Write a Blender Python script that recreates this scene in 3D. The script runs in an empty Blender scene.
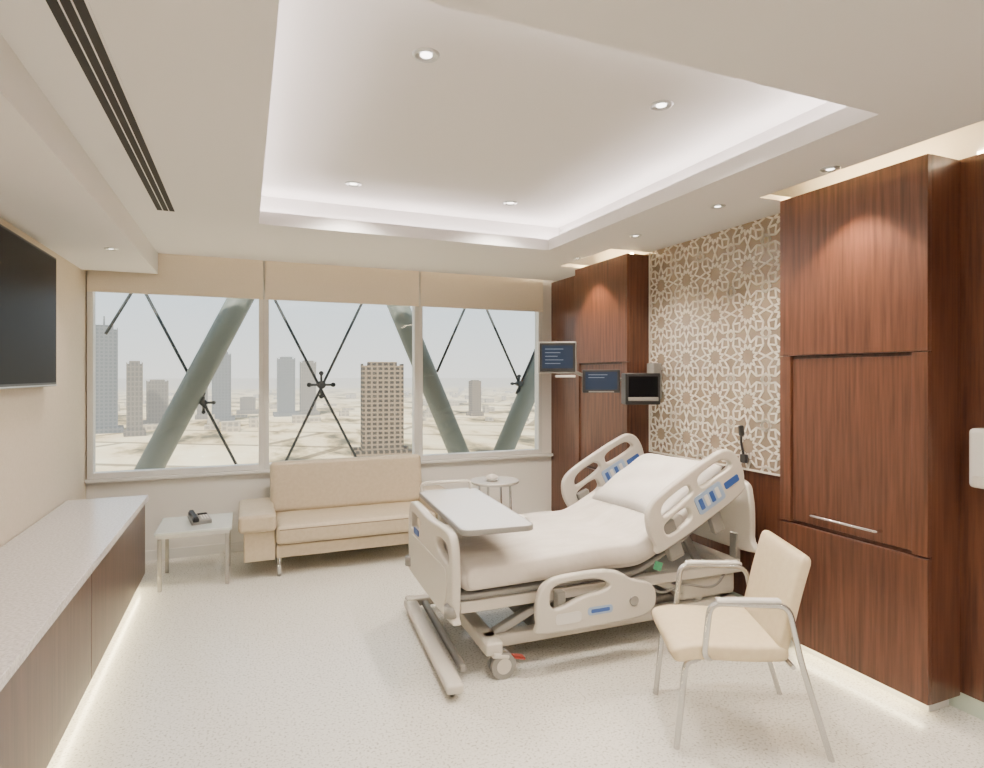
import bpy, bmesh, math, random
from mathutils import Vector, Matrix, Euler
random.seed(4)
scene = bpy.context.scene
COL = scene.collection
R = math.radians

# ------------------------------------------------------------------ materials
def mat(name, col=(0.8,0.8,0.8), rough=0.5, metal=0.0, emit=None, estr=0.0, spec=None, coat=0.0):
    m = bpy.data.materials.new(name); m.use_nodes = True
    b = m.node_tree.nodes['Principled BSDF']
    b.inputs['Base Color'].default_value = (*col,1)
    b.inputs['Roughness'].default_value = rough
    b.inputs['Metallic'].default_value = metal
    if spec is not None: b.inputs['Specular IOR Level'].default_value = spec
    if coat: b.inputs['Coat Weight'].default_value = coat; b.inputs['Coat Roughness'].default_value = 0.1
    if emit:
        b.inputs['Emission Color'].default_value = (*emit,1)
        b.inputs['Emission Strength'].default_value = estr
    return m
def nd(m, t, **kw):
    n = m.node_tree.nodes.new(t)
    for k,v in kw.items(): setattr(n,k,v)
    return n
def lk(m,a,b): m.node_tree.links.new(a,b)
def ramp(m, fac, stops):
    r = nd(m,'ShaderNodeValToRGB')
    e = r.color_ramp.elements
    while len(e) < len(stops): e.new(0.5)
    for i,(p,c) in enumerate(stops):
        e[i].position = p; e[i].color = (*c,1)
    lk(m,fac,r.inputs[0]); return r.outputs[0]
def bsdf(m): return m.node_tree.nodes['Principled BSDF']
def noise_mat(name, c1, c2, scale=(1,1,1), nscale=5, detail=4, rough=0.5, lo=0.35, hi=0.65, bump=0.0, coat=0.0, extra=None):
    m = mat(name, c1, rough, coat=coat)
    tc = nd(m,'ShaderNodeTexCoord'); mp = nd(m,'ShaderNodeMapping')
    mp.inputs['Scale'].default_value = scale
    lk(m, tc.outputs['Object'], mp.inputs[0])
    n = nd(m,'ShaderNodeTexNoise'); n.inputs['Scale'].default_value = nscale; n.inputs['Detail'].default_value = detail
    lk(m, mp.outputs[0], n.inputs['Vector'])
    st = [(lo,c1),(hi,c2)] if not extra else extra
    lk(m, ramp(m, n.outputs['Fac'], st), bsdf(m).inputs['Base Color'])
    if bump:
        b = nd(m,'ShaderNodeBump'); b.inputs['Strength'].default_value = bump; b.inputs['Distance'].default_value = 0.01
        lk(m, n.outputs['Fac'], b.inputs['Height']); lk(m, b.outputs[0], bsdf(m).inputs['Normal'])
    return m

M_wood = noise_mat('wood_mahogany',(0.056,0.021,0.0125),(0.140,0.056,0.031),scale=(22,22,1.1),nscale=2.2,detail=6,rough=0.34,lo=0.3,hi=0.72)
M_woodd = noise_mat('wood_edge',(0.025,0.008,0.005),(0.05,0.017,0.010),scale=(22,22,1.1),nscale=2.2,detail=6,rough=0.4)
M_wood2 = noise_mat('wood_walnut',(0.050,0.025,0.018),(0.105,0.054,0.038),scale=(18,18,1.0),nscale=2.4,detail=6,rough=0.36,lo=0.3,hi=0.7)
M_floor = noise_mat('floor_terrazzo',(0.46,0.435,0.37),(0.82,0.80,0.735),nscale=85,detail=3,rough=0.22,lo=0.33,hi=0.47)
M_ceil = mat('ceiling_paint',(0.87,0.852,0.84),0.85)
M_wallw = mat('wall_white',(0.86,0.84,0.80),0.8)
M_wallb = noise_mat('wall_beige',(0.74,0.64,0.50),(0.78,0.68,0.54),nscale=60,rough=0.7)
M_blind = noise_mat('blind_fabric',(0.84,0.75,0.61),(0.90,0.81,0.67),scale=(1,1,1),nscale=300,rough=0.9)
M_frame = mat('frame_white',(0.78,0.77,0.75),0.45)
M_alu = mat('aluminium',(0.62,0.63,0.64),0.3,0.9)
M_chrome = mat('chrome',(0.70,0.70,0.70),0.12,1.0)
M_silver = mat('silver_lacquer',(0.66,0.66,0.65),0.25,0.8)
M_black = mat('black_plastic',(0.012,0.012,0.013),0.35)
M_slot = mat('slot_black',(0.02,0.02,0.02),0.8)
M_scr = mat('screen_glass',(0.004,0.004,0.005),0.4,spec=0.06)
M_scrb = mat('screen_lit',(0.01,0.015,0.03),0.2,emit=(0.05,0.08,0.13),estr=0.35,spec=0.2)
M_scrt = mat('screen_text',(0.01,0.015,0.03),0.2,emit=(0.45,0.55,0.65),estr=0.5,spec=0.2)
M_stone = noise_mat('counter_quartz',(0.60,0.56,0.54),(0.82,0.78,0.76),nscale=80,detail=3,rough=0.2,lo=0.3,hi=0.6)
M_leather = noise_mat('cream_leather',(0.53,0.445,0.32),(0.575,0.49,0.36),nscale=35,rough=0.34,bump=0.06)
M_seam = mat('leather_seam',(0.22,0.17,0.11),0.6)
M_leather2 = noise_mat('cream_vinyl',(0.72,0.59,0.385),(0.76,0.635,0.42),nscale=35,rough=0.40,bump=0.05)
M_plas = mat('bed_plastic',(0.64,0.60,0.53),0.35)
M_plasd = mat('bed_grey',(0.26,0.25,0.23),0.4)
M_steel = mat('bed_frame_metal',(0.36,0.35,0.33),0.35,0.4)
M_blue = mat('label_blue',(0.04,0.10,0.33),0.4)
M_lblue = mat('label_light',(0.35,0.47,0.66),0.4)
M_green = mat('tag_green',(0.08,0.35,0.18),0.5)
M_red = mat('pedal_red',(0.35,0.05,0.035),0.5)
M_rub = mat('rubber_grey',(0.16,0.16,0.16),0.6)
M_tabletop = mat('white_top',(0.78,0.76,0.72),0.2,coat=0.3)
M_glasst = mat('frosted_glass_top',(0.72,0.78,0.76),0.08,coat=0.4)
M_sheet = noise_mat('bed_sheet',(0.70,0.64,0.575),(0.78,0.725,0.66),scale=(2,5,2),nscale=2.6,detail=3,rough=0.9,bump=1.0)
M_pillow = noise_mat('pillow_cotton',(0.79,0.75,0.70),(0.85,0.815,0.77),nscale=5,detail=3,rough=0.9,bump=0.5)
M_lat = mat('lattice_cream',(0.90,0.84,0.72),0.3,coat=0.4)
M_latb = noise_mat('lattice_backing',(0.28,0.215,0.15),(0.35,0.275,0.195),nscale=8,rough=0.16)
M_led = mat('led_white',(1,1,1),0.5,emit=(1.0,0.87,0.83),estr=34)
M_ledw = mat('led_warm',(1,1,1),0.5,emit=(1.0,0.70,0.34),estr=120)
M_ledb = mat('led_window_cove',(1,1,1),0.5,emit=(1.0,0.82,0.56),estr=22)
M_ledg = mat('led_under',(1,1,1),0.5,emit=(1.0,0.86,0.50),estr=34)
M_lamp = mat('lamp_disc',(1,1,1),0.5,emit=(1.0,0.93,0.85),estr=8)
M_brace = mat('steel_brace',(0.165,0.185,0.16),0.55)
M_cable = mat('steel_cable',(0.04,0.045,0.045),0.5,0.3)
M_glow = mat('skirting_glass',(0.55,0.64,0.55),0.15)

M_glass = bpy.data.materials.new('window_glass'); M_glass.use_nodes=True
nt=M_glass.node_tree; nt.nodes.clear()
o=nt.nodes.new('ShaderNodeOutputMaterial'); mx=nt.nodes.new('ShaderNodeMixShader'); tr=nt.nodes.new('ShaderNodeBsdfTransparent'); gl=nt.nodes.new('ShaderNodeBsdfGlossy')
tr.inputs[0].default_value=(0.95,0.97,0.98,1); gl.inputs['Roughness'].default_value=0.02; mx.inputs[0].default_value=0.03
nt.links.new(tr.outputs[0],mx.inputs[1]); nt.links.new(gl.outputs[0],mx.inputs[2]); nt.links.new(mx.outputs[0],o.inputs[0])

# ------------------------------------------------------------------ helpers
def group(name, loc=(0,0,0), rotz=0.0):
    e = bpy.data.objects.new(name,None); e.empty_display_size=0.1
    e.location = loc; e.rotation_euler=(0,0,R(rotz)); COL.objects.link(e)
    e['off'] = [0.0,0.0,0.0]
    return e
def wgroup(name, loc):
    e = group(name, loc); e['off'] = [-loc[0],-loc[1],-loc[2]]; return e
def add(name, me, mats, parent=None, smooth=False):
    ob = bpy.data.objects.new(name, me); COL.objects.link(ob)
    if not isinstance(mats,(list,tuple)): mats=[mats]
    if len(me.materials)==0:
        for m in mats: me.materials.append(m)
    if parent:
        ob.parent = parent; ob.location = parent['off']
    if smooth:
        for p in me.polygons: p.use_smooth=True
    return ob
def boxes(name, lst, mats, parent=None, bevel=0.0, seg=2):
    bm = bmesh.new()
    for b in lst:
        x0,x1,y0,y1,z0,z1 = b[:6]; mi = b[6] if len(b)>6 else 0
        r = bmesh.ops.create_cube(bm,size=1.0)
        bmesh.ops.scale(bm,vec=(x1-x0,y1-y0,z1-z0),verts=r['verts'])
        bmesh.ops.translate(bm,vec=((x0+x1)/2,(y0+y1)/2,(z0+z1)/2),verts=r['verts'])
        fs=set()
        for v in r['verts']: fs.update(v.link_faces)
        for f in fs: f.material_index=mi
    me = bpy.data.meshes.new(name); bm.to_mesh(me); bm.free()
    ob = add(name,me,mats,parent)
    if bevel:
        md=ob.modifiers.new('Bevel','BEVEL'); md.width=bevel; md.segments=seg; md.limit_method='ANGLE'
        for p in me.polygons: p.use_smooth=True
        wn=ob.modifiers.new('WN','WEIGHTED_NORMAL')
    return ob
def box(name,b,m,parent=None,bevel=0.0,seg=2): return boxes(name,[b],m,parent,bevel,seg)
def rbox(name, c, size, rot, m, parent=None, bevel=0.0, seg=2, smooth=False):
    me = bpy.data.meshes.new(name); bm=bmesh.new()
    bmesh.ops.create_cube(bm,size=1.0)
    bmesh.ops.scale(bm,vec=size,verts=bm.verts)
    if bevel: bmesh.ops.bevel(bm,geom=bm.edges[:],offset=bevel,segments=seg,profile=0.5,affect='EDGES')
    mt = Matrix.Translation(c) @ Euler([R(a) for a in rot]).to_matrix().to_4x4()
    bmesh.ops.transform(bm,matrix=mt,verts=bm.verts)
    bm.to_mesh(me); bm.free()
    ob=add(name,me,m,parent,smooth=smooth)
    if smooth: ob.modifiers.new('WN','WEIGHTED_NORMAL')
    return ob
def fillet(pts, r, n=5):
    out=[Vector(pts[0])]
    for i in range(1,len(pts)-1):
        a,b,c = Vector(pts[i-1]),Vector(pts[i]),Vector(pts[i+1])
        d1=(a-b); d2=(c-b); k=min(r,d1.length*0.49,d2.length*0.49)
        p=b+d1.normalized()*k; q=b+d2.normalized()*k
        for j in range(n+1):
            t=j/n; out.append(p*(1-t)**2+b*2*t*(1-t)+q*t*t)
    out.append(Vector(pts[-1])); return out
def curve_mesh(cu):
    tmp=bpy.data.objects.new('tmp',cu); COL.objects.link(tmp)
    bpy.context.view_layer.update()
    dg=bpy.context.evaluated_depsgraph_get()
    me=bpy.data.meshes.new_from_object(tmp.evaluated_get(dg))
    bpy.data.objects.remove(tmp); bpy.data.curves.remove(cu)
    return me
def tube(name, pts, r, m, parent=None, fr=0.05, cyclic=False, res=4):
    cu=bpy.data.curves.new(name,'CURVE'); cu.dimensions='3D'; cu.bevel_depth=r; cu.bevel_resolution=res; cu.use_fill_caps=True
    P=fillet(pts,fr) if (fr and not cyclic) else [Vector(p) for p in pts]
    s=cu.splines.new('POLY'); s.points.add(len(P)-1)
    for i,p in enumerate(P): s.points[i].co=(*p,1)
    s.use_cyclic_u=cyclic
    me=curve_mesh(cu); me.materials.clear()
    return add(name,me,m,parent,smooth=True)
def cyl(name,p,q,r,m,parent=None,n=24,r2=None):
    p=Vector(p);q=Vector(q); d=q-p
    bm=bmesh.new(); bmesh.ops.create_cone(bm,cap_ends=True,segments=n,radius1=r,radius2=r if r2 is None else r2,depth=d.length)
    mt=Matrix.Translation((p+q)/2)@d.to_track_quat('Z','Y').to_matrix().to_4x4()
    bmesh.ops.transform(bm,matrix=mt,verts=bm.verts)
    for f in bm.faces: f.smooth = len(f.verts)==4
    me=bpy.data.meshes.new(name); bm.to_mesh(me); bm.free()
    return add(name,me,m,parent)
def rrect(x0,x1,y0,y1,r,n=6):
    pts=[]
    for cx,cy,a in ((x1-r,y1-r,0),(x0+r,y1-r,90),(x0+r,y0+r,180),(x1-r,y0+r,270)):
        for i in range(n+1):
            t=R(a+90*i/n); pts.append((cx+r*math.cos(t),cy+r*math.sin(t)))
    return pts
def plate(name, outlines, thick, mtx, m, parent=None, bev=0.006):
    cu=bpy.data.curves.new(name,'CURVE'); cu.dimensions='2D'; cu.fill_mode='BOTH'; cu.extrude=max(thick/2-bev,0.0005); cu.bevel_depth=bev; cu.bevel_resolution=2; cu.offset=-bev
    for o in outlines:
        s=cu.splines.new('POLY'); s.points.add(len(o)-1); s.use_cyclic_u=True
        for i,p in enumerate(o): s.points[i].co=(p[0],p[1],0,1)
    me=curve_mesh(cu); me.materials.clear(); me.transform(mtx)
    return add(name,me,m,parent)
def smooth_closed(pts, n=6):
    N=len(pts); out=[]
    for i in range(N):
        p0,p1,p2,p3=[Vector(pts[(i+k-1)%N]) for k in range(4)]
        for j in range(n):
            t=j/n
            out.append(tuple(0.5*((2*p1)+(-p0+p2)*t+(2*p0-5*p1+4*p2-p3)*t*t+(-p0+3*p1-3*p2+p3)*t**3)))
    return out
def loft(name, path, W, T, m, parent=None, n=6.0, seg=40, endr=0.03, wfun=None):
    P=[Vector((p[0],0,p[1])) for p in path]
    Q=[]; 
    for i in range(len(P)-1):
        k=max(2,int((P[i+1]-P[i]).length/0.03))
        for j in range(k): Q.append(P[i].lerp(P[i+1],j/k))
    Q.append(P[-1])
    for _ in range(6):
        Q=[Q[0]]+[(Q[i-1]+Q[i]*2+Q[i+1])/4 for i in range(1,len(Q)-1)]+[Q[-1]]
    Q=[Q[0],Q[0].lerp(Q[1],0.15),Q[0].lerp(Q[1],0.45)]+Q[1:-1]+[Q[-1].lerp(Q[-2],0.45),Q[-1].lerp(Q[-2],0.15),Q[-1]]
    L=[0]
    for i in range(1,len(Q)): L.append(L[-1]+(Q[i]-Q[i-1]).length)
    tot=L[-1]
    rings=[]
    bm=bmesh.new()
    for i,q in enumerate(Q):
        t=(Q[min(i+1,len(Q)-1)]-Q[max(i-1,0)]).normalized()
        nrm=Vector((-t.z,0,t.x))
        e=min(L[i],tot-L[i]); 
        s=1.0
        if e<endr: 
            k=1-e/endr; s=math.sqrt(max(0,1-k*k))
        h=T/2*(0.25+0.75*s); w=W/2-(1-s)*endr*0.8
        if wfun: w*=wfun(L[i]/tot)
        ring=[]
        for a in range(seg):
            th=2*math.pi*a/seg; c,sn=math.cos(th),math.sin(th)
            y=w*math.copysign(abs(c)**(2/n),c); z=h*math.copysign(abs(sn)**(2/n),sn)
            ring.append(bm.verts.new(q+Vector((0,y,0))+nrm*z))
        rings.append(ring)
    for i in range(len(rings)-1):
        for a in range(seg):
            bm.faces.new((rings[i][a],rings[i][(a+1)%seg],rings[i+1][(a+1)%seg],rings[i+1][a]))
    bm.faces.new(rings[0]); bm.faces.new(rings[-1])
    bmesh.ops.recalc_face_normals(bm,faces=bm.faces)
    me=bpy.data.meshes.new(name); bm.to_mesh(me); bm.free()
    return add(name,me,m,parent,smooth=True)
def cushion(name,L,W,T,mtx,m,parent=None,k=24,p=4):
    bm=bmesh.new(); top=[];bot=[]
    for i in range(k+1):
        rt=[];rb=[]
        for j in range(k+1):
            u=-1+2*i/k; v=-1+2*j/k
            u=math.copysign(abs(u)**0.8,u); v=math.copysign(abs(v)**0.8,v)
            h=T/2*(max(0,(1-abs(u)**p)*(1-abs(v)**p)))**0.5
            x=u*L/2*(1-0.05*(1-v*v)*abs(u)); y=v*W/2*(1-0.05*(1-u*u)*abs(v))
            h*=1+0.05*math.sin(7*u+3*v)+0.04*math.sin(9*v-4*u)
            vt=bm.verts.new((x,y,h)); rt.append(vt)
            rb.append(vt if i in(0,k) or j in(0,k) else bm.verts.new((x,y,-h)))
        top.append(rt);bot.append(rb)
    for i in range(k):
        for j in range(k):
            bm.faces.new((top[i][j],top[i+1][j],top[i+1][j+1],top[i][j+1]))
            bm.faces.new((bot[i][j],bot[i][j+1],bot[i+1][j+1],bot[i+1][j]))
    bmesh.ops.transform(bm,matrix=mtx,verts=bm.verts)
    me=bpy.data.meshes.new(name); bm.to_mesh(me); bm.free()
    return add(name,me,m,parent,smooth=True)
def XZ(y):
    return Matrix.Translation((0,y,0))@Matrix(((1,0,0,0),(0,0,-1,0),(0,1,0,0),(0,0,0,1)))
def YZ(x):
    return Matrix.Translation((x,0,0))@Matrix(((0,0,1,0),(1,0,0,0),(0,1,0,0),(0,0,0,1)))

# ------------------------------------------------------------------ room shell
XL,XR,YB,YF = -1.26,3.25,6.05,-1.1
ZC,ZU = 2.71,2.97
box('floor',(XL-0.1,XR+0.15,YF-0.1,YB+0.12,-0.12,0.0),M_floor)
box('wall_left',(XL-0.1,XL,YF-0.1,YB+0.12,0,3.05),M_wallb)
box('wall_right',(XR+0.03,XR+0.15,YF-0.1,YB+0.12,0,3.05),M_wallw)
box('wall_front',(XL,XR+0.03,YF-0.1,YF,0,3.05),M_wallw)
SILL,HEAD = 0.755,2.55
boxes('wall_back',[(XL,XR+0.03,YB,YB+0.12,0,SILL-0.03),(XL,XR+0.03,YB,YB+0.12,HEAD,3.0),(3.12,XR+0.03,YB,YB+0.12,SILL-0.03,HEAD)],M_wallw)
tx0,tx1,ty0,ty1 = 0.09,2.38,1.63,4.48
cw=0.22; SX=-0.70; RX=2.84; YW=5.90
wy=[(1.819,2.667),(4.233,5.097)]
C=[]
C+= [(SX,tx0,YF,YW,ZC,ZC+0.03),(tx1,RX,YF,YW,ZC,ZC+0.03),(tx0,tx1,YF,ty0,ZC,ZC+0.03),(tx0,tx1,ty1,YW,ZC,ZC+0.03)]
C+= [(RX,XR+0.03,wy[0][1]+0.003,wy[1][0]-0.003,ZC,ZC+0.03),(RX,XR+0.03,wy[1][1]+0.003,YW,ZC,ZC+0.03)]
C+= [(tx0-0.02,tx0,ty0-0.02,ty1+0.02,ZC+0.03,ZC+0.09),(tx1,tx1+0.02,ty0-0.02,ty1+0.02,ZC+0.03,ZC+0.09),(tx0,tx1,ty0-0.02,ty0,ZC+0.03,ZC+0.09),(tx0,tx1,ty1,ty1+0.02,ZC+0.03,ZC+0.09)]
C+= [(tx0-cw-0.02,tx0-cw,ty0-cw,ty1+cw,ZC+0.03,ZU),(tx1+cw,tx1+cw+0.02,ty0-cw,ty1+cw,ZC+0.03,ZU),(tx0-cw,tx1+cw,ty0-cw-0.02,ty0-cw,ZC+0.03,ZU),(tx0-cw,tx1+cw,ty1+cw,ty1+cw+0.02,ZC+0.03,ZU)]
C+= [(XL-0.1,XR+0.15,YF-0.1,YB+0.12,ZU,ZU+0.08)]
C+= [(SX,RX,YW-0.02,YW,ZC+0.03,ZC+0.06),(SX-0.56,SX,YF,YW,2.53,ZU)]
boxes('ceiling',C,M_ceil)
z0=ZC+0.035
g=wgroup('cove_led_strip',(1.2,3.0,z0))
o1=cw-0.07; o2=cw-0.04
boxes('led',[(tx0-o2,tx0-o1,ty0-o1,ty1+o1,z0,z0+0.015),(tx1+o1,tx1+o2,ty0-o1,ty1+o1,z0,z0+0.015),(tx0-o1,tx1+o1,ty0-o2,ty0-o1,z0,z0+0.015),(tx0-o1,tx1+o1,ty1+o1,ty1+o2,z0,z0+0.015)],M_led,g)
g=wgroup('window_cove_led_strip',(1.0,5.87,z0))
boxes('led',[(SX+0.03,XR-0.1,YW-0.05,YW-0.03,z0,z0+0.015)],M_ledb,g)
g=wgroup('linear_slot_diffuser',(-0.46,1.8,ZC))
boxes('frame',[(-0.525,-0.41,-0.9,4.34,ZC-0.006,ZC+0.0)],M_ceil,g)
boxes('slots',[(-0.517,-0.488,-0.88,4.32,ZC-0.009,ZC-0.005),(-0.481,-0.454,-0.88,4.32,ZC-0.009,ZC-0.005),(-0.447,-0.418,-0.88,4.32,ZC-0.009,ZC-0.005)],M_slot,g)

# windows
wx=[-1.25,0.166,1.675,3.12]
for i in range(3):
    a,b=wx[i],wx[i+1]; g=wgroup('window_%d'%(i+1),((a+b)/2,YB,1.6)); f=0.045
    boxes('frame',[(a,a+f,YB-0.02,YB+0.08,SILL,HEAD),(b-f,b,YB-0.02,YB+0.08,SILL,HEAD),(a+f,b-f,YB-0.02,YB+0.08,SILL,SILL+0.05),(a+f,b-f,YB-0.02,YB+0.08,HEAD-0.05,HEAD)],M_frame,g,bevel=0.004)
    box('glass',(a+f,b-f,YB+0.03,YB+0.036,SILL+0.05,HEAD-0.05),M_glass,g)
box('trim_2',(XL,XR,YB-0.05,YB+0.0,SILL-0.03,SILL-0.001),M_frame,bevel=0.005)
for i in range(3):
    a,b=wx[i],wx[i+1]; g=wgroup('roller_blind' if i==0 else 'roller_blind.%03d'%i,((a+b)/2,YB-0.06,2.5))
    boxes('fabric',[(a+0.01,b-0.01,YB-0.062,YB-0.058,2.37,2.9)],M_blind,g)
    box('bottom_bar',(a+0.01,b-0.01,YB-0.068,YB-0.052,2.36,2.378),M_blind,g,bevel=0.004)
    cyl('roller',(a+0.01,YB-0.06,2.90),(b-0.01,YB-0.06,2.90),0.025,M_blind,g)
box('baseboard_back',(XL,XR,YB-0.012,YB,0,0.09),M_frame)
box('baseboard_left',(XL,XL+0.012,YF,YB-0.012,0,0.09),M_frame)

box('trim_3',(XR,XR+0.03,YF,YB,0.09,ZC-0.001),M_wood)
box('baseboard_right',(XR+0.005,XR+0.03,YF,YB,0,0.09),M_glow)

def wardrobe(name,y0,y1,z1):
    XE=XR-0.003
    g=wgroup(name,(3.13,(y0+y1)/2,0))
    X0=3.0; zb=0.075
    box('carcass',(X0+0.03,XE,y0,y1,zb,z1),M_wood,g)
    e=0.075
    boxes('door_upper',[(X0,X0+0.03,y0,y1,1.765,z1)],M_wood,g,bevel=0.003)
    boxes('stiles',[(X0,X0+0.03,y0,y0+e,0.78,1.76),(X0,X0+0.03,y1-e,y1,0.78,1.76)],M_wood,g,bevel=0.002)
    box('door_lower',(X0+0.014,X0+0.03,y0+e+0.004,y1-e-0.004,0.79,1.745),M_wood,g,bevel=0.002)
    boxes('shadow_gap',[(X0+0.022,X0+0.0301,y0+0.003,y1-0.003,0.765,0.79),(X0+0.022,X0+0.0301,y0+0.003,y1-0.003,1.745,1.765)],M_woodd,g)
    box('drawer_front',(X0,X0+0.03,y0,y1,zb,0.768),M_wood,g,bevel=0.003)
    box('plinth',(X0+0.09,XE,y0+0.05,y1-0.05,0,zb),M_frame,g)
    box('plinth_light',(X0+0.05,X0+0.065,y0+0.06,y1-0.06,zb-0.012,zb-0.001),M_ledg,g)
    box('top_light',(X0+0.07,X0+0.09,y0+0.03,y1-0.03,z1,z1+0.015),M_ledw,g)
    yc=(y0+y1)/2
    tube('handle',[(X0+0.02,yc-0.19,0.85),(X0-0.03,yc-0.19,0.85),(X0-0.03,yc+0.19,0.85),(X0+0.02,yc+0.19,0.85)],0.008,M_chrome,g,fr=0.012)
wardrobe('wardrobe',wy[0][0],wy[0][1],2.705)
wardrobe('wardrobe.001',wy[1][0],wy[1][1],2.685)
g=wgroup('wall_cove_led_strip',(3.26,0.5,ZC))
boxes('led',[(XR+0.005,XR+0.025,YF+0.1,1.75,ZC,ZC+0.015)],M_ledb,g)

# lattice decorative panel
XP=XR-0.003
g=wgroup('decorative_lattice_screen',(XP,3.45,1.85))
py0,py1,pz0,pz1=2.672,4.228,1.0,ZC-0.002
box('backing',(XP-0.016,XP,py0,py1,pz0,pz1),M_latb,g)
segs=[]
T=(py1-py0)/5.0
def seg2(a,b): segs.append((a,b))
def hankin(poly, ang, k=1.0):
    n=len(poly); c=(sum(p[0] for p in poly)/n,sum(p[1] for p in poly)/n)
    rays=[]
    for i in range(n):
        a=Vector(poly[i]);b=Vector(poly[(i+1)%n]); m=(a+b)/2; d=(b-a).normalized()
        nr=Vector((-d.y,d.x)); 
        if (Vector(c)-m).dot(nr)<0: nr=-nr
        ca,sa=math.cos(ang),math.sin(ang)
        rays.append((m,(d*ca+nr*sa),(-d*ca+nr*sa)))
    for i in range(n):
        m1,r1,_=rays[i]; m2,_,r2=rays[(i+1)%n]
        den=r1.x*(-r2.y)+r2.x*r1.y
        if abs(den)<1e-6: continue
        w=m2-m1; t=(w.x*(-r2.y)+r2.x*w.y)/den
        p=m1+r1*t; segs.append(((m1.x,m1.y),(p.x,p.y))); segs.append(((m2.x,m2.y),(p.x,p.y)))
    return c
ang=R(67)
nz=int((pz1-pz0)/T)+2
for i in range(-1,7):
    for j in range(-1,nz+1):
        cy=py0+(i+0.5)*T; cz=pz0+(j+0.5)*T
        ap=T/2; Rr=ap/math.cos(math.pi/12)
        dod=[(cy+Rr*math.cos(math.pi/12+2*math.pi*k/12),cz+Rr*math.sin(math.pi/12+2*math.pi*k/12)) for k in range(12)]
        hankin(dod,ang)
        r2=0.17*T; hub=[(cy+r2*math.cos(2*math.pi*k/12),cz+r2*math.sin(2*math.pi*k/12)) for k in range(12)]
        r3=0.285*T; out=[(cy+r3*math.cos(math.pi/12+2*math.pi*k/12),cz+r3*math.sin(math.pi/12+2*math.pi*k/12)) for k in range(12)]
        for k in range(12):
            seg2(hub[k],out[k]); seg2(hub[k],out[k-1])
        gy,gz=cy+T/2,cz+T/2
        r4=0.13*T
        for rot in (0,R(45)):
            q=[(gy+r4*math.cos(rot+math.pi/2*k),gz+r4*math.sin(rot+math.pi/2*k)) for k in range(4)]
            for k in range(4): seg2(q[k],q[(k+1)%4])
        for k in range(4):
            a=math.pi/2*k+math.pi/4
            ddir=(math.cos(a),math.sin(a))
            cc=(gy+ddir[0]*T/math.sqrt(2),gz+ddir[1]*T/math.sqrt(2))
            for s in (-1,1):
                an=math.atan2(-ddir[1],-ddir[0])+s*math.pi/12
                seg2((cc[0]+ap*math.cos(an),cc[1]+ap*math.sin(an)),(gy+r4*ddir[0],gz+r4*ddir[1]))
bm=bmesh.new(); hw=0.0062
def clip(p,q):
    x0,y0=p;x1,y1=q;dx=x1-x0;dy=y1-y0;t0,t1=0,1
    for pp,qq in((-dx,x0-py0),(dx,py1-x0),(-dy,y0-pz0),(dy,pz1-y0)):
        if abs(pp)<1e-9:
            if qq<0:return None
        else:
            r=qq/pp
            if pp<0: t0=max(t0,r)
            else: t1=min(t1,r)
    if t0>=t1: return None
    return (x0+t0*dx,y0+t0*dy),(x0+t1*dx,y0+t1*dy)
for p,q in segs:
    c=clip(p,q)
    if not c: continue
    p,q=c; d=Vector((q[0]-p[0],q[1]-p[1])); 
    if d.length<1e-4: continue
    nn=Vector((-d.y,d.x)).normalized()*hw
    vs=[]
    for x in (XP-0.022,XP-0.015):
        for a,s in((p,1),(q,1),(q,-1),(p,-1)):
            vs.append(bm.verts.new((x,a[0]+s*nn.x,a[1]+s*nn.y)))
    bm.faces.new(vs[0:4])
    for k in range(4): bm.faces.new((vs[k],vs[(k+1)%4],vs[4+(k+1)%4],vs[4+k]))
bmesh.ops.recalc_face_normals(bm,faces=bm.faces)
me=bpy.data.meshes.new('lattice'); bm.to_mesh(me); bm.free(); add('lattice',me,M_lat,g)
boxes('edge_frame',[(XP-0.026,XP,py0,py1,pz0-0.012,pz0),(XP-0.026,XP,py0,py0+0.01,pz0,pz1),(XP-0.026,XP,py1-0.01,py1,pz0,pz1)],M_lat,g)

# ------------------------------------------------------------------ credenza
g=wgroup('credenza',(-0.99,2.2,0))
CX=-0.72; CY=5.4; y0=-0.6
box('countertop',(XL+0.013,CX+0.012,y0,CY,0.655,0.70),M_stone,g,bevel=0.004)
box('carcass',(XL+0.013,CX-0.03,y0+0.01,CY-0.025,0.09,0.655),M_wood2,g)
ys=[CY-0.012]
for st in (1.78,1.78,1.78): 
    ys.append(max(ys[-1]-st,y0))
boxes('door_panels',[(CX-0.03,CX-0.008,ys[i+1]+0.006,ys[i],0.085,0.645) for i in range(len(ys)-1)],M_wood2,g,bevel=0.002)
box('end_panel',(XL+0.013,CX-0.031,CY-0.025,CY-0.008,0.085,0.655),M_wood2,g)
box('plinth',(XL+0.013,CX-0.10,y0+0.02,CY-0.08,0,0.09),M_frame,g)
box('plinth_light',(CX-0.045,CX-0.03,y0+0.05,CY-0.1,0.073,0.088),M_ledg,g)

# TV
g=wgroup('wall_television',(XL+0.05,4.1,2.0))
box('casing',(XL+0.03,XL+0.075,3.40,4.88,1.575,2.445),M_black,g,bevel=0.006)
box('screen',(XL+0.074,XL+0.077,3.415,4.865,1.60,2.43),M_scr,g)
box('bezel_strip',(XL+0.0745,XL+0.079,3.405,4.875,1.578,1.586),M_alu,g)
box('bracket',(XL+0.001,XL+0.03,3.9,4.4,1.85,2.2),M_black,g)

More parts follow.
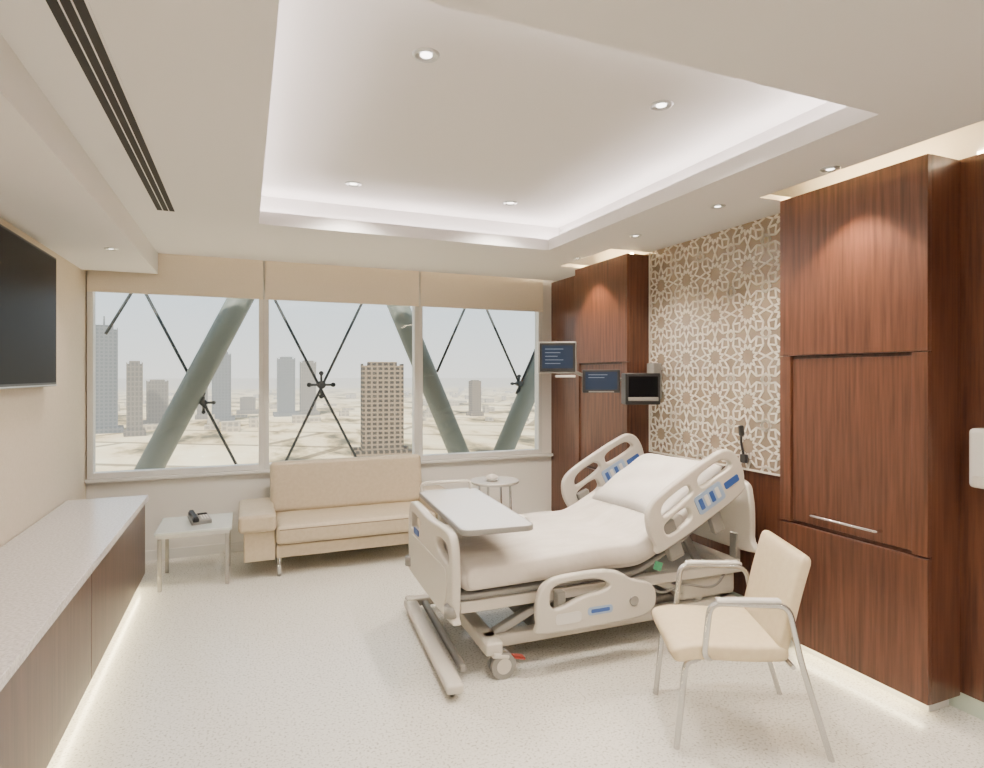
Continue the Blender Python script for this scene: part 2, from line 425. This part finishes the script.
# ------------------------------------------------------------------ downlights
def downlight(x,y,z,power,spot=100,r=0.04,col=(1,0.89,0.78),blend=0.8,dx=0.0,n=[0]):
    g=wgroup('recessed_downlight' if n[0]==0 else 'recessed_downlight.%03d'%n[0],(x,y,z)); n[0]+=1
    bm=bmesh.new()
    prof=[(r*0.6,-0.001),(r,-0.004),(r+0.004,-0.008),(r+0.014,-0.006),(r+0.018,0.0)]
    rings=[[bm.verts.new((x+a*math.cos(2*math.pi*k/28),y+a*math.sin(2*math.pi*k/28),z+b)) for k in range(28)] for a,b in prof]
    for i in range(len(prof)-1):
        for k in range(28): bm.faces.new((rings[i][k],rings[i][(k+1)%28],rings[i+1][(k+1)%28],rings[i+1][k]))
    me=bpy.data.meshes.new('trim_ring'); bm.to_mesh(me); bm.free(); add('trim_ring',me,M_alu,g,smooth=True)
    cyl('lamp',(x,y,z-0.003),(x,y,z+0.0),r*0.62,M_lamp,g)
    l=bpy.data.lights.new('spot','SPOT'); l.energy=power; l.spot_size=R(spot); l.spot_blend=blend; l.shadow_soft_size=0.03; l.color=col
    o=bpy.data.objects.new('spot',l); COL.objects.link(o); o.location=(dx,0,-0.02); o.parent=g
for x in (0.69,1.88):
    for y in (2.37,4.16): downlight(x,y,ZU,120,140)
downlight(2.78,2.16,ZC,100,96,r=0.030,col=(1,0.78,0.54),blend=0.45)
downlight(2.78,4.68,ZC,85,96,r=0.022,col=(1,0.78,0.54),blend=0.45)
for y in (2.906,3.756): downlight(2.74,y,ZC,62,110,r=0.030,col=(1,0.87,0.72))
downlight(-0.86,4.84,2.53,32,130,r=0.026)
downlight(-0.95,1.2,2.53,22,130,r=0.026)
for x,y in ((-0.1,0.4),(1.2,0.4),(2.4,0.4),(1.2,-0.5),(2.4,-0.5)): downlight(x,y,ZC,70,150)  # extra lamps over and behind the camera, out of view, added to brighten the room

# ------------------------------------------------------------------ sofa
g=wgroup('sofa',(0.9,5.55,0))
SX0,SX1,SY0,SY1=-0.04,1.86,5.13,5.88
box('base',(SX0+0.275,SX1-0.275,SY0+0.03,SY1-0.03,0.15,0.255),M_leather,g,bevel=0.012)
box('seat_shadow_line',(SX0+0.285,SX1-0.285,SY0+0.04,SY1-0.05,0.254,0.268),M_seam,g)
box('seat_cushion',(SX0+0.272,SX1-0.272,SY0-0.02,SY1-0.17,0.265,0.425),M_leather,g,bevel=0.04,seg=5)
tube('seat_piping',[(SX0+0.30,SY0-0.018,0.39),(SX1-0.30,SY0-0.018,0.39)],0.004,M_seam,g,fr=0)
rbox('back_cushion',((SX0+SX1)/2,SY1-0.14,0.635),(SX1-SX0-0.5,0.17,0.46),(-9,0,0),M_leather,g,bevel=0.045,seg=5,smooth=True)
box('back_frame',(SX0+0.28,SX1-0.28,SY1-0.06,SY1,0.16,0.78),M_leather,g,bevel=0.015)
for nm,a,b in(('arm_left',SX0,SX0+0.28),('arm_right',SX1-0.28,SX1)):
    box(nm,(a+0.03,b-0.01,SY0+0.035,SY1-0.02,0.14,0.385),M_leather,g,bevel=0.012)
    box(nm+'_pad',(a-0.01,b-0.002,SY0-0.02,SY1-0.02,0.385,0.525),M_leather,g,bevel=0.032,seg=4)
    box(nm+'_line',(a+0.04,b-0.02,SY0+0.04,SY1-0.03,0.378,0.39),M_seam,g)
for i,(x,y) in enumerate(((0.26,5.18),(1.58,5.18),(0.05,5.80),(1.78,5.80))):
    cyl('leg_%d'%(i+1),(x,y,0),(x,y,0.155),0.016,M_chrome,g)

# side table + phone
g=wgroup('side_table',(-0.37,5.38,0))
tx,ty,tX,tY=-0.635,5.12,-0.095,5.66
box('top',(tx,tX,ty,tY,0.43,0.452),M_glasst,g,bevel=0.004)
boxes('apron',[(tx+0.02,tX-0.02,ty+0.02,ty+0.04,0.40,0.43),(tx+0.02,tX-0.02,tY-0.04,tY-0.02,0.40,0.43),(tx+0.02,tx+0.04,ty+0.04,tY-0.04,0.40,0.43),(tX-0.04,tX-0.02,ty+0.04,tY-0.04,0.40,0.43)],M_alu,g)
for i,(x,y) in enumerate(((tx+0.035,ty+0.035),(tX-0.035,ty+0.035),(tx+0.035,tY-0.035),(tX-0.035,tY-0.035))):
    box('leg_%d'%(i+1),(x-0.014,x+0.014,y-0.014,y+0.014,0,0.40),M_steel,g,bevel=0.002)
g=group('telephone',(-0.34,5.38,0.4525),15)
rbox('body',(0,0,0.028),(0.15,0.18,0.035),(8,0,0),M_plasd,g,bevel=0.008)
rbox('handset_grip',(-0.045,0,0.068),(0.035,0.20,0.022),(8,0,0),M_black,g,bevel=0.009)
rbox('earpiece',(-0.045,0.08,0.062),(0.05,0.05,0.035),(8,0,0),M_black,g,bevel=0.012)
rbox('mouthpiece',(-0.045,-0.08,0.042),(0.05,0.05,0.035),(8,0,0),M_black,g,bevel=0.012)
rbox('display',(0.03,0.055,0.056),(0.07,0.035,0.006),(8,0,0),M_scr,g,bevel=0.002)
for r_ in range(4):
    for c_ in range(3): rbox('key',(0.01+0.02*c_,0.015-0.022*r_,0.049-0.003*r_),(0.014,0.014,0.008),(8,0,0),M_tabletop,g)

# round bedside table
g=group('round_side_table',(2.24,5.33,0))
cyl('top',(0,0,0.61),(0,0,0.63),0.235,M_tabletop,g,n=48)
cyl('top_rim',(0,0,0.60),(0,0,0.61),0.22,M_alu,g,n=48)
for i in range(4):
    a=R(45+90*i); cyl('leg_%d'%(i+1),(0.18*math.cos(a),0.18*math.sin(a),0),(0.16*math.cos(a),0.16*math.sin(a),0.60),0.011,M_chrome,g)
g=group('tissue_dish',(2.2,5.30,0.631),20)
cyl('dish',(0,0,0),(0,0,0.02),0.05,M_tabletop,g,r2=0.08)
cushion('tissue',0.10,0.09,0.06,Matrix.Translation((0,0,0.035)),M_pillow,g,k=10,p=2)

# ------------------------------------------------------------------ hospital bed
g=group('hospital_bed',(1.01,3.43,0),-1.5)
fo=[(-0.43,0.34),(0.43,0.34),(0.485,0.39),(0.50,0.53),(0.495,0.70),(0.455,0.79),(0.36,0.815),(0.0,0.80),(-0.36,0.815),(-0.455,0.79),(-0.495,0.70),(-0.50,0.53),(-0.485,0.39)]
h1=[(0.20,0.735),(0.38,0.745),(0.425,0.71),(0.43,0.66),(0.40,0.645),(0.22,0.67)]
h2=[(-a,b) for a,b in h1][::-1]
plate('footboard',[smooth_closed(fo),smooth_closed(h1),smooth_closed(h2)],0.05,YZ(0.02),M_plas,g,bev=0.012)
plate('footboard_panel',[rrect(-0.40,0.40,0.42,0.61,0.05)],0.008,YZ(-0.006),M_plas,g,bev=0.003)
plate('footboard_label',[rrect(0.20,0.32,0.63,0.67,0.012)],0.006,YZ(-0.007),M_blue,g,bev=0.001)
for s in(-1,1): cyl('foot_bumper',(0.0,s*0.46,0.38),(0.0,s*0.46,0.44),0.035,M_plasd,g)
loft('mattress',[(0.07,0.548),(0.55,0.555),(0.90,0.57),(1.18,0.56),(1.45,0.70),(1.93,0.985)],0.92,0.155,M_sheet,g,endr=0.05,n=5)
loft('sheet_cover',[(0.09,0.563),(0.50,0.573),(0.90,0.595),(1.16,0.585),(1.42,0.715),(1.50,0.765)],0.95,0.15,M_sheet,g,endr=0.03,n=7)
loft('deck',[(0.06,0.455),(1.18,0.455),(1.46,0.60),(1.95,0.885)],0.86,0.035,M_plasd,g,endr=0.01,n=12)
sl=math.atan2(0.285,0.48)
pm=Matrix.Translation((1.59,-0.02,0.895))@Matrix.Rotation(-sl,4,'Y')@Matrix.Rotation(R(3),4,'Z')
cushion('pillow',0.60,0.80,0.18,pm,M_pillow,g,p=4)
ho=[(-0.44,0.50),(0.44,0.50),(0.47,0.60),(0.46,0.85),(0.38,0.96),(0.0,0.975),(-0.38,0.96),(-0.46,0.85),(-0.47,0.60)]
plate('headboard',[smooth_closed(ho),smooth_closed([(-0.28,0.87),(0.28,0.87),(0.28,0.91),(-0.28,0.91)])],0.045,YZ(2.04),M_plas,g,bev=0.012)
RHX,RHZ=1.54,0.905
def rail_head(s):
    out=[(-0.35,-0.15),(0.25,-0.15),(0.36,-0.08),(0.38,0.06),(0.33,0.15),(0.20,0.175),(-0.18,0.165),(-0.33,0.13),(-0.39,0.03),(-0.39,-0.09)]
    holeA=[(-0.27,0.06),(-0.22,0.105),(-0.06,0.115),(-0.02,0.08),(-0.05,0.045),(-0.24,0.03)]
    holeB=[(0.04,0.085),(0.08,0.12),(0.24,0.12),(0.30,0.08),(0.28,0.045),(0.07,0.045)]
    holeC=[(-0.30,-0.05),(-0.27,-0.01),(-0.12,-0.0),(-0.09,-0.04),(-0.12,-0.085),(-0.27,-0.09)]
    def mt(o): return Matrix.Translation((RHX,s*0.525+o,RHZ))@Matrix.Rotation(-R(27),4,'Y')@XZ(0)
    plate('side_rail_head',[smooth_closed(out),smooth_closed(holeA),smooth_closed(holeB),smooth_closed(holeC)],0.045,mt(0),M_plas,g,bev=0.012)
    for sd in (1,-1):
        plate('control_panel',[rrect(-0.04,0.18,-0.10,0.02,0.02)],0.006,mt(sd*0.024),M_lblue,g,bev=0.001)
        for i in range(4):
            plate('control_key',[rrect(-0.015+i*0.045,0.015+i*0.045,-0.075,-0.005,0.006)],0.004,mt(sd*0.028),M_blue if i%2==0 else M_tabletop,g,bev=0.001)
        plate('caption_plate',[rrect(0.20,0.32,-0.06,-0.015,0.01)],0.004,mt(sd*0.024),M_blue,g,bev=0.001)
    rbox('rail_arm',(1.37,s*0.50,0.66),(0.10,0.05,0.24),(0,-20,0),M_plasd,g,bevel=0.01)
    rbox('rail_arm',(1.69,s*0.50,0.78),(0.08,0.05,0.22),(0,-20,0),M_plasd,g,bevel=0.01)
def rail_foot(s):
    out=[(0.50,0.25),(1.03,0.25),(1.18,0.28),(1.22,0.36),(1.18,0.44),(1.06,0.48),(0.96,0.535),(0.83,0.555),(0.60,0.55),(0.50,0.52),(0.455,0.44),(0.455,0.31)]
    hA=[(0.53,0.45),(0.56,0.50),(0.66,0.515),(0.82,0.51),(0.90,0.47),(0.86,0.44),(0.74,0.425),(0.60,0.38),(0.54,0.39)]
    plate('side_rail_foot',[smooth_closed(out),smooth_closed(hA)],0.045,XZ(s*0.545),M_plas,g,bev=0.012)
    plate('rail_label',[rrect(0.76,0.92,0.315,0.36,0.018)],0.004,XZ(s*0.545+s*0.0245),M_lblue,g,bev=0.001)
    plate('rail_label_text',[rrect(0.78,0.90,0.327,0.348,0.008)],0.004,XZ(s*0.545+s*0.026),M_blue,g,bev=0.001)
    plate('rail_inset',[rrect(0.56,0.72,0.29,0.35,0.02)],0.004,XZ(s*0.545+s*0.0235),M_tabletop,g,bev=0.001)
    cyl('rail_knob',(1.06,s*0.565,0.36),(1.06,s*0.578,0.36),0.028,M_plasd,g)
    for x in(0.62,1.04): rbox('rail_hinge',(x,s*0.50,0.38),(0.05,0.06,0.14),(0,0,0),M_plasd,g,bevel=0.008)
for s in(-1,1): rail_head(s); rail_foot(s)
boxes('upper_frame',[(0.06,1.98,-0.44,-0.38,0.375,0.435),(0.06,1.98,0.38,0.44,0.375,0.435),(0.06,0.14,-0.38,0.38,0.375,0.435),(1.0,1.08,-0.38,0.38,0.375,0.435),(1.92,2.02,-0.38,0.38,0.375,0.435)],M_plas,g,bevel=0.008)
boxes('headboard_posts',[(2.0,2.04,-0.36,-0.30,0.38,0.60),(2.0,2.04,0.30,0.36,0.38,0.60)],M_plasd,g,bevel=0.006)
boxes('base_frame',[(0.22,1.96,-0.38,-0.30,0.13,0.20),(0.22,1.96,0.30,0.38,0.13,0.20),(0.20,0.30,-0.46,0.46,0.13,0.20),(1.86,1.98,-0.46,0.46,0.13,0.20)],M_plas,g,bevel=0.012)
box('base_cover',(0.55,1.60,-0.28,0.28,0.14,0.235),M_plasd,g,bevel=0.03,seg=3)
box('head_motor_cover',(1.56,2.0,-0.36,0.36,0.205,0.36),M_plas,g,bevel=0.03,seg=3)
for s in(-1,1):
    rbox('lift_arm_foot',(0.50,s*0.33,0.29),(0.46,0.05,0.05),(0,-24,0),M_steel,g,bevel=0.01)
    rbox('lift_arm_head',(1.52,s*0.33,0.30),(0.46,0.05,0.05),(0,24,0),M_steel,g,bevel=0.01)
cyl('actuator',(0.35,0.1,0.23),(1.05,0.1,0.38),0.03,M_steel,g)
cyl('actuator_rod',(0.9,-0.1,0.24),(1.50,-0.1,0.39),0.025,M_chrome,g)
for s in(-1,1): rbox('head_strut',(1.68,s*0.25,0.58),(0.05,0.04,0.40),(0,-30,0),M_steel,g,bevel=0.008)
rbox('green_tag',(1.30,-0.47,0.50),(0.05,0.01,0.05),(0,20,0),M_green,g)
tube('power_cable',[(1.9,-0.40,0.42),(1.75,-0.46,0.30),(1.5,-0.44,0.36),(1.35,-0.42,0.30),(1.25,-0.40,0.40)],0.008,M_plasd,g,fr=0.1)
for cx in(0.27,1.90):
    for s in(-1,1):
        yy=s*0.43
        cyl('caster_stem',(cx,yy,0.12),(cx,yy,0.17),0.022,M_steel,g)
        for o_ in(-0.026,0.026):
            cyl('caster_wheel',(cx+0.03,yy+o_-0.014,0.07),(cx+0.03,yy+o_+0.014,0.07),0.07,M_plasd,g,n=32)
            cyl('caster_hub',(cx+0.03,yy+o_-0.0155,0.07),(cx+0.03,yy+o_+0.0155,0.07),0.042,M_plas,g,n=24)
        rbox('caster_fork',(cx+0.015,yy,0.125),(0.10,0.085,0.03),(0,12,0),M_plas,g,bevel=0.01)
        rbox('brake_pedal',(cx+0.13,yy,0.09),(0.07,0.05,0.012),(0,15,0),M_red if (s<0 and cx<1) else M_plasd,g,bevel=0.004)

# ------------------------------------------------------------------ overbed table
g=group('overbed_table',(1.0,3.43,0),-4)
plate('table_top',[rrect(0.08,0.48,-0.52,0.60,0.05)],0.022,Matrix.Translation((0,0,0.832)),M_tabletop,g,bev=0.004)
plate('table_rim',[rrect(0.072,0.488,-0.528,0.608,0.055),rrect(0.085,0.475,-0.515,0.595,0.045)],0.03,Matrix.Translation((0,0,0.827)),M_plasd,g,bev=0.004)
box('support_channel',(0.23,0.31,-0.30,0.63,0.79,0.818),M_plasd,g,bevel=0.006)
box('column',(0.225,0.315,0.585,0.665,0.10,0.80),M_plas,g,bevel=0.012)
box('base_bridge',(-0.01,0.47,0.58,0.67,0.045,0.10),M_plas,g,bevel=0.012)
box('base_beam_outer',(-0.025,0.065,-0.60,0.64,0.04,0.09),M_plas,g,bevel=0.014)
box('base_beam_inner',(0.095,0.135,-0.40,0.62,0.045,0.085),M_plasd,g,bevel=0.01)
for i,(x,y) in enumerate(((0.02,-0.52),(0.02,0.60),(0.43,0.62))):
    cyl('caster_%d'%(i+1),(x-0.012,y,0.022),(x+0.012,y,0.022),0.022,M_rub,g)
tube('tray_handle',[(0.09,0.57,0.84),(0.09,0.57,0.90),(0.44,0.57,0.90),(0.44,0.57,0.84)],0.011,M_plas,g,fr=0.04)

# ------------------------------------------------------------------ armchair
g=group('visitor_armchair',(2.10,2.20,0),153.5)
loft('seat',[(-0.22,0.435),(-0.05,0.425),(0.12,0.43),(0.22,0.437),(0.285,0.405)],0.48,0.09,M_leather2,g,endr=0.035,n=5)
loft('backrest',[(-0.185,0.43),(-0.215,0.55),(-0.25,0.70),(-0.295,0.86)],0.47,0.065,M_leather2,g,endr=0.03,n=5)
for s,nm in((1,'near'),(-1,'far')):
    tube('leg_back_'+nm,[(-0.375,s*0.268,0.0),(-0.25,s*0.264,0.42),(-0.20,s*0.262,0.655),(0.13,s*0.262,0.66),(0.155,s*0.258,0.43),(0.12,s*0.22,0.40)],0.0135,M_silver,g,fr=0.05)
    tube('leg_front_'+nm,[(0.265,s*0.225,0.0),(0.225,s*0.222,0.38),(0.16,s*0.20,0.392)],0.0135,M_silver,g,fr=0.04)
    rbox('armrest_'+nm,(-0.03,s*0.262,0.675),(0.27,0.038,0.016),(0,1,0),M_tabletop,g,bevel=0.006)
tube('seat_rail_front',[(0.18,-0.22,0.388),(0.18,0.22,0.388)],0.010,M_silver,g,fr=0)
tube('seat_rail_back',[(-0.22,-0.262,0.39),(-0.22,0.262,0.39)],0.010,M_silver,g,fr=0)
tube('back_rail',[(-0.232,-0.262,0.50),(-0.250,0,0.50),(-0.232,0.262,0.50)],0.010,M_silver,g,fr=0.05)

# ------------------------------------------------------------------ monitors on arm
def monitor(name,loc,w,h,rotz,screen,tilt=0,depth=0.03,text=0):
    g=group(name,loc,rotz)
    rbox('casing',(0,0,0),(w,depth,h),(tilt,0,0),M_black,g,bevel=0.008)
    rbox('screen',(0,-depth/2-0.001,0.004),(w*0.84,0.004,h*0.76),(tilt,0,0),screen,g)
    for i in range(text):
        ww=w*(0.5-0.08*(i%3)); rbox('screen_line',(-w*0.34+ww/2,-depth/2-0.0035,h*0.28-i*h*0.12),(ww,0.001,0.005),(0,0,0),M_scrt,g)
    return g
g=monitor('bedside_monitor',(2.31,4.20,1.79),0.29,0.24,-24,M_scrb,text=5)
rbox('bezel',(0,-0.002,0),(0.305,0.022,0.255),(0,0,0),M_plasd,g,bevel=0.008)
rbox('tray',(0.06,-0.02,-0.15),(0.16,0.07,0.02),(0,0,0),M_tabletop,g,bevel=0.005)
g=monitor('bedside_monitor.001',(2.63,4.06,1.60),0.30,0.185,-26,M_scrb,text=2)
rbox('caption',(0,-0.018,-0.083),(0.20,0.003,0.010),(0,0,0),M_plasd,g)
g=monitor('vital_signs_monitor',(2.93,3.95,1.54),0.28,0.25,-20,M_scr,depth=0.14)
rbox('lower_bezel',(0,-0.076,-0.08),(0.24,0.01,0.03),(0,0,0),M_plasd,g,bevel=0.003)
g=wgroup('monitor_support_arm',(3.1,4.1,1.6))
box('mounting_plate',(3.13,3.213,4.04,4.14,1.45,1.75),M_plasd,g,bevel=0.008)
tube('arm',[(3.15,4.09,1.62),(2.95,4.10,1.62),(2.63,4.14,1.60),(2.34,4.26,1.74)],0.014,M_plasd,g,fr=0.06)
cyl('joint_1',(2.63,4.14,1.56),(2.63,4.14,1.64),0.022,M_black,g)
cyl('joint_2',(2.33,4.265,1.70),(2.33,4.265,1.80),0.020,M_black,g)

g=wgroup('gooseneck_handset',(3.19,3.16,1.15))
box('bracket',(3.185,3.214,3.12,3.17,1.04,1.10),M_black,g,bevel=0.005)
tube('neck',[(3.195,3.145,1.10),(3.17,3.145,1.20),(3.175,3.14,1.26)],0.009,M_black,g,fr=0.03)
rbox('head',(3.17,3.14,1.265),(0.035,0.03,0.075),(0,-8,0),M_black,g,bevel=0.01)
g=wgroup('hygiene_dispenser',(3.2,1.70,1.26))
box('body',(3.15,3.249,1.60,1.735,1.12,1.40),M_tabletop,g,bevel=0.02,seg=3)
box('lever',(3.13,3.155,1.63,1.705,1.13,1.18),M_plas,g,bevel=0.005)

# ------------------------------------------------------------------ exterior structure
g=wgroup('facade_bracing',(1.0,6.9,1.5))
YE=6.9
def ext(p,q,k0,k1):
    p=Vector((p[0],YE,p[1]));q=Vector((q[0],YE,q[1]));d=q-p
    return p-d*k0,q+d*k1
for i,(p,q) in enumerate((((-0.89,0.707),(-0.05,2.45)),((1.664,2.475),(2.41,0.73)),((3.04,0.725),(3.85,2.45)))):
    a,b=ext(p,q,0.7,0.7); cyl('brace_%d'%i,a,b,0.125,M_brace,g,n=32)
cb=[((0.302,2.468),(1.163,0.733)),((1.243,2.479),(0.436,0.749)),((-0.934,2.489),(-0.099,0.724)),((2.503,2.476),(2.144,1.686)),((2.796,2.463),(3.252,1.52)),((-1.25,2.1),(-1.05,2.48)),((3.252,1.52),(3.7,2.45))]
for i,(p,q) in enumerate(cb):
    a,b=ext(p,q,0.12,0.12 if i<3 else 0.0); cyl('cable_%d'%i,a,b,0.015,M_cable,g,n=10)
for i,(x,z) in enumerate(((0.79,1.54),(-0.40,1.36),(3.24,1.54))):
    k=1.0 if i==0 else 0.75
    cyl('node_%d'%i,(x,YE-0.05,z),(x,YE+0.05,z),0.045*k,M_cable,g)
    for a in range(4):
        t=R(90*a); e=(x+0.13*k*math.cos(t),YE,z+0.13*k*math.sin(t)); cyl('node_arm',(x,YE,z),e,0.014,M_cable,g,n=10)
        cyl('node_tip',(e[0],YE-0.02,e[2]),(e[0],YE+0.02,e[2]),0.026*k,M_cable,g,n=12)

# ------------------------------------------------------------------ city
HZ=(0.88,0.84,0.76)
def hazy(m, d0, d1, mx=0.9):  # aerial haze put into the material as emission, growing with distance from origin
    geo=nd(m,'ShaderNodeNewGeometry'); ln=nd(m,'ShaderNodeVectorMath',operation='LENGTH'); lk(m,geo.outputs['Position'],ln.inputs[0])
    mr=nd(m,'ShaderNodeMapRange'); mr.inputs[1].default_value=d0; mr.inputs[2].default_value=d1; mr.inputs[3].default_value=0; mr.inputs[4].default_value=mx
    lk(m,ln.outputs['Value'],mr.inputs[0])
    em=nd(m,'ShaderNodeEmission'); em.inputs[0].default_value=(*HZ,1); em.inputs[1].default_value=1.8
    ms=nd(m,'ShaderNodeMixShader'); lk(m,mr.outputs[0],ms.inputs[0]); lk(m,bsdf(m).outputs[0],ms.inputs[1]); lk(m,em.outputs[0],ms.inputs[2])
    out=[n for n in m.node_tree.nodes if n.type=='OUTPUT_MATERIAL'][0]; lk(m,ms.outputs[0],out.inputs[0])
M_sand=mat('desert_sand',(0.6,0.5,0.36),0.9)
tc=nd(M_sand,'ShaderNodeTexCoord')
mp=nd(M_sand,'ShaderNodeMapping'); mp.inputs['Scale'].default_value=(1.0,0.35,1); lk(M_sand,tc.outputs['Object'],mp.inputs[0])
n1=nd(M_sand,'ShaderNodeTexNoise'); n1.inputs['Scale'].default_value=0.02; n1.inputs['Detail'].default_value=7; n1.inputs['Roughness'].default_value=0.62; lk(M_sand,mp.outputs[0],n1.inputs['Vector'])
# road grid (straight highways and side roads)
mp2=nd(M_sand,'ShaderNodeMapping'); mp2.inputs['Rotation'].default_value=(0,0,R(32)); lk(M_sand,tc.outputs['Object'],mp2.inputs[0])
br=nd(M_sand,'ShaderNodeTexBrick'); br.offset=0.35; br.inputs['Scale'].default_value=1; br.inputs['Brick Width'].default_value=210; br.inputs['Row Height'].default_value=120
br.inputs['Mortar Size'].default_value=5.0; br.inputs['Mortar Smooth'].default_value=0.2
br.inputs['Color1'].default_value=(1,1,1,1); br.inputs['Color2'].default_value=(0.86,0.84,0.80,1); br.inputs['Mortar'].default_value=(0.30,0.28,0.26,1)
lk(M_sand,mp2.outputs[0],br.inputs['Vector'])
c1=ramp(M_sand,n1.outputs['Fac'],[(0.36,(0.15,0.125,0.075)),(0.43,(0.52,0.39,0.21)),(0.49,(0.86,0.67,0.41)),(0.62,(0.96,0.80,0.54))])
mixc=nd(M_sand,'ShaderNodeMix',data_type='RGBA',blend_type='MULTIPLY'); mixc.inputs[0].default_value=0.85
lk(M_sand,c1,mixc.inputs[6]); lk(M_sand,br.outputs[0],mixc.inputs[7]); lk(M_sand,mixc.outputs[2],bsdf(M_sand).inputs['Base Color'])
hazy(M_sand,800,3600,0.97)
bm=bmesh.new(); vs=[bm.verts.new(p) for p in((-6000,20,-60),(7000,20,-60),(7000,12000,-60),(-6000,12000,-60))]; bm.faces.new(vs)
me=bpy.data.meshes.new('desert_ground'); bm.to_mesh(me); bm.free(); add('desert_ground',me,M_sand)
def bmat(name,wall,win,sx,sz,mx=0.9):
    m=mat(name,wall,0.7,spec=0.1); tc=nd(m,'ShaderNodeTexCoord'); mp=nd(m,'ShaderNodeMapping'); mp.inputs['Rotation'].default_value=(R(90),0,0)
    lk(m,tc.outputs['Object'],mp.inputs[0])
    b=nd(m,'ShaderNodeTexBrick'); b.offset=0; b.inputs['Color1'].default_value=(*win,1); b.inputs['Color2'].default_value=(*win,1); b.inputs['Mortar'].default_value=(*wall,1)
    b.inputs['Scale'].default_value=1; b.inputs['Brick Width'].default_value=sx; b.inputs['Row Height'].default_value=sz; b.inputs['Mortar Size'].default_value=min(sx,sz)*0.2; b.inputs['Mortar Smooth'].default_value=0
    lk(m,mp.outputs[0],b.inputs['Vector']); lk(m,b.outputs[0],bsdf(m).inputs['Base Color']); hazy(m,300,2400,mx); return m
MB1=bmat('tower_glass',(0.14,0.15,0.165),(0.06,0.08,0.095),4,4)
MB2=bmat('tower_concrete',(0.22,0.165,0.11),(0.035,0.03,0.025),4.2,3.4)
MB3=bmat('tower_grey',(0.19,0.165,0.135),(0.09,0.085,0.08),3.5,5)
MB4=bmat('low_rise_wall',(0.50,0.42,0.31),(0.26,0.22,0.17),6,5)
tw=[]
def tower(name,x,y,w,dp,top,m,rot=20,crown=0):
    tw.append((x,y,max(w,dp)))
    g=group(name,(x,y,-60),rot); H=top+60
    box('shaft',(-w/2,w/2,-dp/2,dp/2,0,H*0.96),m,g)
    boxes('podium',[(-w*0.75,w*0.75,-dp*0.75,-dp*0.5,0,6),(-w*0.75,w*0.75,dp*0.5,dp*0.75,0,6)],m,g)
    box('crown',(-w*0.36,w*0.36,-dp*0.36,dp*0.36,H*0.96,H),m,g)
    boxes('fins',[(-w/2-0.6,-w/2,-dp/2,dp/2,0,H*0.98),(w/2,w/2+0.6,-dp/2,dp/2,0,H*0.98)],m,g)
    if crown: cyl('mast',(0,0,H),(0,0,H+crown),0.8,m,g)
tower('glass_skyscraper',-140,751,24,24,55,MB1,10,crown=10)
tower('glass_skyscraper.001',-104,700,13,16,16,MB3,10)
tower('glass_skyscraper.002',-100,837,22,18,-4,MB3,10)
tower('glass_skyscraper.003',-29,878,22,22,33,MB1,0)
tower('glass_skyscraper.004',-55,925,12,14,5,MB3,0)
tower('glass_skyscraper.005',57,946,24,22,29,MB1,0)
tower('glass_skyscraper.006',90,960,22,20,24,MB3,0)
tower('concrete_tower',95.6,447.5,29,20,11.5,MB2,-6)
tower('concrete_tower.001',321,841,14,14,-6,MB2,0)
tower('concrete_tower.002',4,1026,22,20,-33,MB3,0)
L=[]
while len(L)<170:
    y=random.uniform(700,2200); x=random.uniform(-0.28,0.62)*y; w=random.uniform(5,20); h=random.uniform(3,12)
    if any(math.hypot(x-a,y-b)<c+18 for a,b,c in tw): continue
    L.append((x-w/2,x+w/2,y-6,y+6,-60,-60+h))
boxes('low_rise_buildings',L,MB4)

# ------------------------------------------------------------------ world, sun, camera
w=bpy.data.worlds.new('World'); scene.world=w; w.use_nodes=True
nt=w.node_tree; nt.nodes.clear()
out=nt.nodes.new('ShaderNodeOutputWorld'); bg=nt.nodes.new('ShaderNodeBackground'); tc=nt.nodes.new('ShaderNodeTexCoord'); sp=nt.nodes.new('ShaderNodeSeparateXYZ'); cr=nt.nodes.new('ShaderNodeValToRGB')
nt.links.new(tc.outputs['Generated'],sp.inputs[0]); nt.links.new(sp.outputs['Z'],cr.inputs[0]); nt.links.new(cr.outputs[0],bg.inputs[0]); nt.links.new(bg.outputs[0],out.inputs[0])
e=cr.color_ramp.elements; e[0].position=0.0; e[0].color=(0.88,0.85,0.78,1); e[1].position=0.18; e[1].color=(0.62,0.74,0.82,1)
bg.inputs[1].default_value=2.05
s=bpy.data.lights.new('sun','SUN'); s.energy=8.5; s.angle=R(2); s.color=(1,0.92,0.78)
so=bpy.data.objects.new('sun',s); COL.objects.link(so); so.rotation_euler=(R(45),0,R(-25))

cam=bpy.data.cameras.new('camera'); cam.sensor_width=36; cam.lens=595/984*36; cam.shift_y=-9/984; cam.clip_start=0.05; cam.clip_end=20000
co=bpy.data.objects.new('camera',cam); COL.objects.link(co); co.location=(0,0,1.65); co.rotation_euler=(R(90),0,-math.atan(247/595))
scene.camera=co
